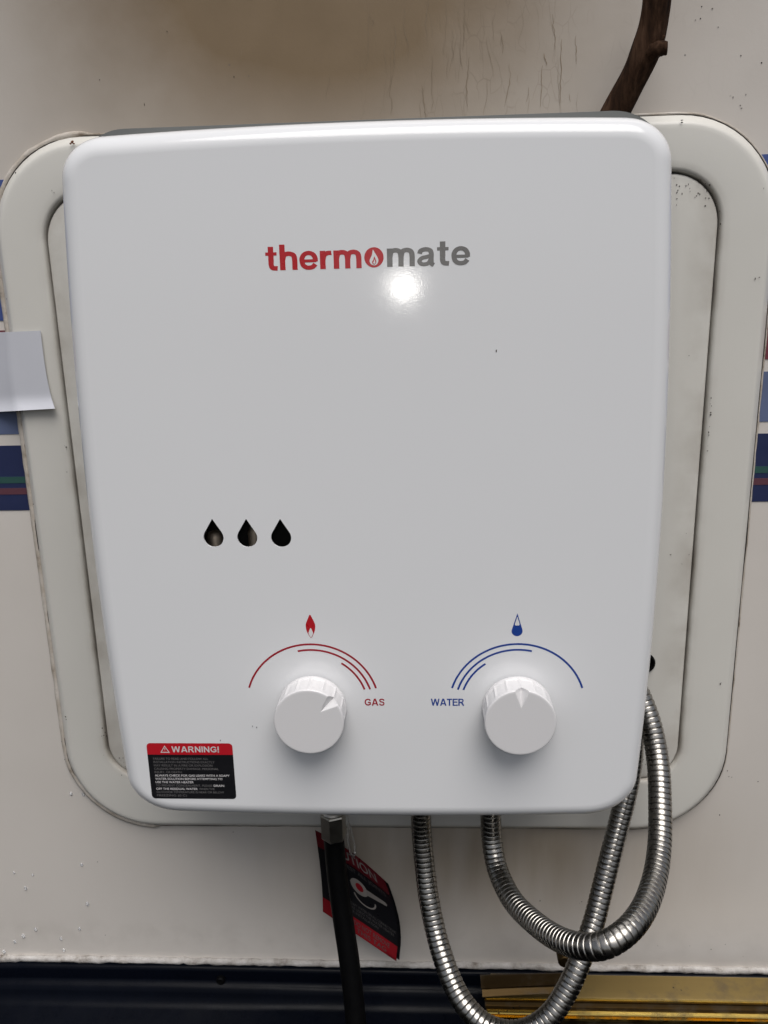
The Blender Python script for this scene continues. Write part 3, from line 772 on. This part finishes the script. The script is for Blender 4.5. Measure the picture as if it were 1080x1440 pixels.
# hand-tool picture: a wrench head with shaft, and a turning arrow
def tagpoly(name, pts, mat, back=-.0008):
    bm = bmesh.new(); vs = [bm.verts.new(tagpt(x, y, back)) for x, y in pts]
    es = [bm.edges.new((vs[i], vs[(i+1) % len(vs)])) for i in range(len(vs))]
    bmesh.ops.triangle_fill(bm, use_beauty=True, edges=es)
    me = bpy.data.meshes.new(name); bm.to_mesh(me); bm.free(); me.materials.append(mat); return link(bpy.data.objects.new(name, me), card)
def el(cx, cy, rx, ry, n=24, a0=0, a1=360): return [(cx+rx*math.cos(math.radians(a0+(a1-a0)*i/n)), cy+ry*math.sin(math.radians(a0+(a1-a0)*i/n))) for i in range(n+(a1-a0 != 360))]
tagpoly('spray_bottle_picture', el(.52, .415, .115, .088), M['tagtext'])
tagpoly('spray_bottle_picture', el(.525, .413, .052, .045), M['tagred'], -.0011)
tagpoly('picture_handle', [(.60, .38), (.88, .36), (.90, .375), (.89, .40), (.62, .45)], M['tagtext'], -.00085)
tagpoly('picture_knob', [(.40, .40), (.44, .35), (.47, .36), (.47, .46), (.43, .47)], M['tagtext'], -.00085)
tagpoly('picture_arrow', el(.58, .50, .15, .105, 20, -5, 170)+el(.58, .50, .13, .09, 20, 170, -5), M['tagtext'])
# clear tie
tp = spline([PX(487, 1143, .455), PX(490, 1160, .457), PX(489, 1180, .462), PX(493, 1199, .472), PX(497, 1204, .480), PX(499, 1195, .484), PX(494, 1170, .478), PX(488, 1150, .470), PX(486, 1141, .468)], .002)
v, f = tube(tp, .0009, 8); mesh('tie', v, f, M['clear'], tagr)

# ------------------------------------------------------------------ gold threshold profiles
def extrude(name, prof_px, xref, xa, xb, mats, parent, dz=None):
    """prof_px: (picture row at xref, depth); straight along the wall from picture columns xa to xb"""
    P = [PX(xref, y, d) for y, d in prof_px]
    x0 = PX(xa, prof_px[0][0], prof_px[0][1]).x; x1 = PX(xb, prof_px[0][0], prof_px[0][1]).x
    return P, x0, x1
gs = empty('gold_strip', PX(900, 1430, .47))
tag(gs, 'long gold metal threshold strip lying along the skirting on the right', 'metal strip')
def facets(name, pr, xref, xa, xb, mat, parent, rot=0.0, thick=.0014, ns=24, smooth_ang=30):
    P, x0, x1 = extrude(name, pr, xref, xa, xb, mat, parent)
    pts = []
    for i, p in enumerate(P):
        pts.append(Vector((0, p.y, p.z)))
    back = [p+Vector((0, thick, -thick*.8)) for p in pts][::-1]
    ringp = pts+back; ls = []
    for i in range(ns+1):
        x = x0+(x1-x0)*i/ns
        ls.append([Vector((x, p.y, p.z+rot*(x-x0)+.00025*noise.noise(Vector((x*40, p.z*60, 2))))) for p in ringp])
    v, f = loops(ls, True, True, True); return mesh(name, v, f, mat, parent, True, smooth_ang)
facets('flat_flange', [(1374, .4775), (1376, .4765), (1404, .4600), (1407.5, .4585)], 950, 690, 1200, M['gold_matte'], gs, .004)
facets('ridge', [(1407, .4583), (1409, .4572), (1411, .4575), (1412.5, .4592)], 950, 681, 1200, M['gold'], gs, .004)
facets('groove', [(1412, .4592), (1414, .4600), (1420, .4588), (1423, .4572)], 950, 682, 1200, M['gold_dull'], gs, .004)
facets('lower_ridge', [(1423, .4572), (1425, .4553), (1429, .4535), (1431, .4530), (1432, .4540), (1433.5, .4528), (1436, .4512), (1438, .4515), (1440, .4530)], 950, 684, 1200, M['gold'], gs, .004)
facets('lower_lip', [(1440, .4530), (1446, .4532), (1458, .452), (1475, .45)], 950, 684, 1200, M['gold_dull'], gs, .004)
g2 = empty('gold_offcut', PX(735, 1385, .45))
tag(g2, 'short tarnished gold offcut resting on the left end of the long strip', 'metal strip')
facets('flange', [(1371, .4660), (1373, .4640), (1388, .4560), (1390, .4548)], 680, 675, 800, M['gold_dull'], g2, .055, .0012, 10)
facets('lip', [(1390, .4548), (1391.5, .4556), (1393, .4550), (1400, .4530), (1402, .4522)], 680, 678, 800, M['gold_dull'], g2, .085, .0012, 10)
c = PX(794, 1352, .455)
v, f = loops([[c+Vector((r*math.cos(2*math.pi*i/20), dy, r*1.1*math.sin(2*math.pi*i/20))) for i in range(20)] for r, dy in ((.0045, .008), (.0045, .0), (.0036, -.0012), (.001, -.0016))], True, True, True)
mesh('end_button', v, f, M['gold_dull'], g2, True, 40)

# ------------------------------------------------------------------ branch
bp_ = spline([PX(*p) for p in ((922, -60, .470), (923, -20, .472), (922, 10, .474), (915, 50, .477), (901, 90, .480), (881, 130, .484), (861, 168, .487), (845, 200, .489), (832, 230, .490))], .0016)
br = empty('branch', bp_[-1]); tag(br, 'dark brown bark branch with a knot leaning on the wall behind the heater', 'branch')
def brr(i, th):
    p = bp_[i]; base = .0070+.0012*(i/len(bp_))
    kn = PX(915, 70, .478); k_ = math.exp(-((p-kn).length/.010)**2)
    return base*(1+.10*noise.noise(Vector((th*1.3, i*.05, 0)))+.05*noise.noise(Vector((th*5, i*.03, 4)))+.12*k_)
v, f = tube(bp_, brr, 36); mesh('stem', v, f, M['bark'], br)
kp = spline([PX(914, 74, .474), PX(924, 70, .471), PX(932, 68, .469), PX(939, 67, .468)], .0008)
v, f = tube(kp, lambda i, th: .0046*(1-.35*i/len(kp))*(1+.22*noise.noise(Vector((th*1.5, i*.4, 9)))), 20); mesh('knot', v, f, M['bark'], br)
kp = spline([PX(922, 58, .474), PX(931, 55, .472), PX(935, 47, .471)], .0008)
v, f = tube(kp, lambda i, th: .0016*(1-.7*i/len(kp)), 10); mesh('twig_stub', v, f, M['bark'], br)

# ------------------------------------------------------------------ white sticker at the left
ps = empty('paper_sticker', PX(30, 575, .49)); tag(ps, 'white paper sticker with a curled lower edge stuck over the left frame edge', 'sticker')
def stpt(s, t):
    x = -70+(127+18*t**1.5+6*math.sin(t*2))*s if False else -70+s*((57+70)+t*12+8*t**3)
    y = 470-5*s*1.0 + t*(112-1.5*s)
    if s > .55 and t > .9: y -= 2.0*(s-.55)
    d = WALL-.0006-.0098*min(1, max(0, (s-.42)/.22))-.0022*max(0, (t-.80)/.2)**2*1.6 - .0006*math.sin(s*7)*t
    return PX(x, y, d)
v = []; f = []; A, B = 30, 24
for q in (0, .0003):
    for j in range(B+1):
        for i in range(A+1): v.append(stpt(i/A, j/B)+Vector((0, q, 0)))
o_ = (A+1)*(B+1)
for j in range(B):
    for i in range(A):
        a = j*(A+1)+i; f.append((a, a+1, a+A+2, a+A+1)); f.append((o_+a, o_+a+A+1, o_+a+A+2, o_+a+1))
for i in range(A): f += [(i, o_+i, o_+i+1, i+1), (B*(A+1)+i, B*(A+1)+i+1, o_+B*(A+1)+i+1, o_+B*(A+1)+i)]
for j in range(B): f += [(j*(A+1), (j+1)*(A+1), o_+(j+1)*(A+1), o_+j*(A+1)), (j*(A+1)+A, o_+j*(A+1)+A, o_+(j+1)*(A+1)+A, (j+1)*(A+1)+A)]
mesh('sheet', v, f, M['paper'], ps, True, 60)

# ------------------------------------------------------------------ water drops on the lower left of the wall
def drop_mesh():
    ls = []
    for i in range(7):
        a = math.radians(90*i/6); r = math.cos(a)
        ls.append([Vector((r*.0011*math.cos(2*math.pi*j/14)*(1-.15*math.sin(2*math.pi*j/14)), -.0008*math.sin(a), r*.0014*math.sin(2*math.pi*j/14))) for j in range(14)] if i < 6 else [Vector((.00002*math.cos(2*math.pi*j/14), -.0008, .00002*math.sin(2*math.pi*j/14))) for j in range(14)])
    v, f = loops(ls, True, True, True)
    me = bpy.data.meshes.new('water_drop'); me.from_pydata([tuple(p) for p in v], [], f)
    for p in me.polygons: p.use_smooth = True
    me.materials.append(M['drop']); return me
dm = drop_mesh()
for x, y, s_ in ((100, 1116, 1.1), (117, 1117, 1.1), (115, 1216, 1.1), (36, 1249, 1.15), (123, 1271, 1.3), (50, 1307, 1.2), (33, 1316, 1.4), (21, 1324, 1.1), (86, 1320, 1.1), (90, 1336, 1.1), (6, 1338, 1.3), (112, 1306, 1.0), (46, 1230, .8), (20, 1227, .8)):
    o = bpy.data.objects.new('water_drop', dm); o.location = PX(x, y, WALL-.0001); o.scale = (s_, s_, s_*random.uniform(1, 1.25)); COL.objects.link(o)
    tag(o, 'small clear water drop on the wall at the lower left', 'water drop', 'water drops on the lower left wall')
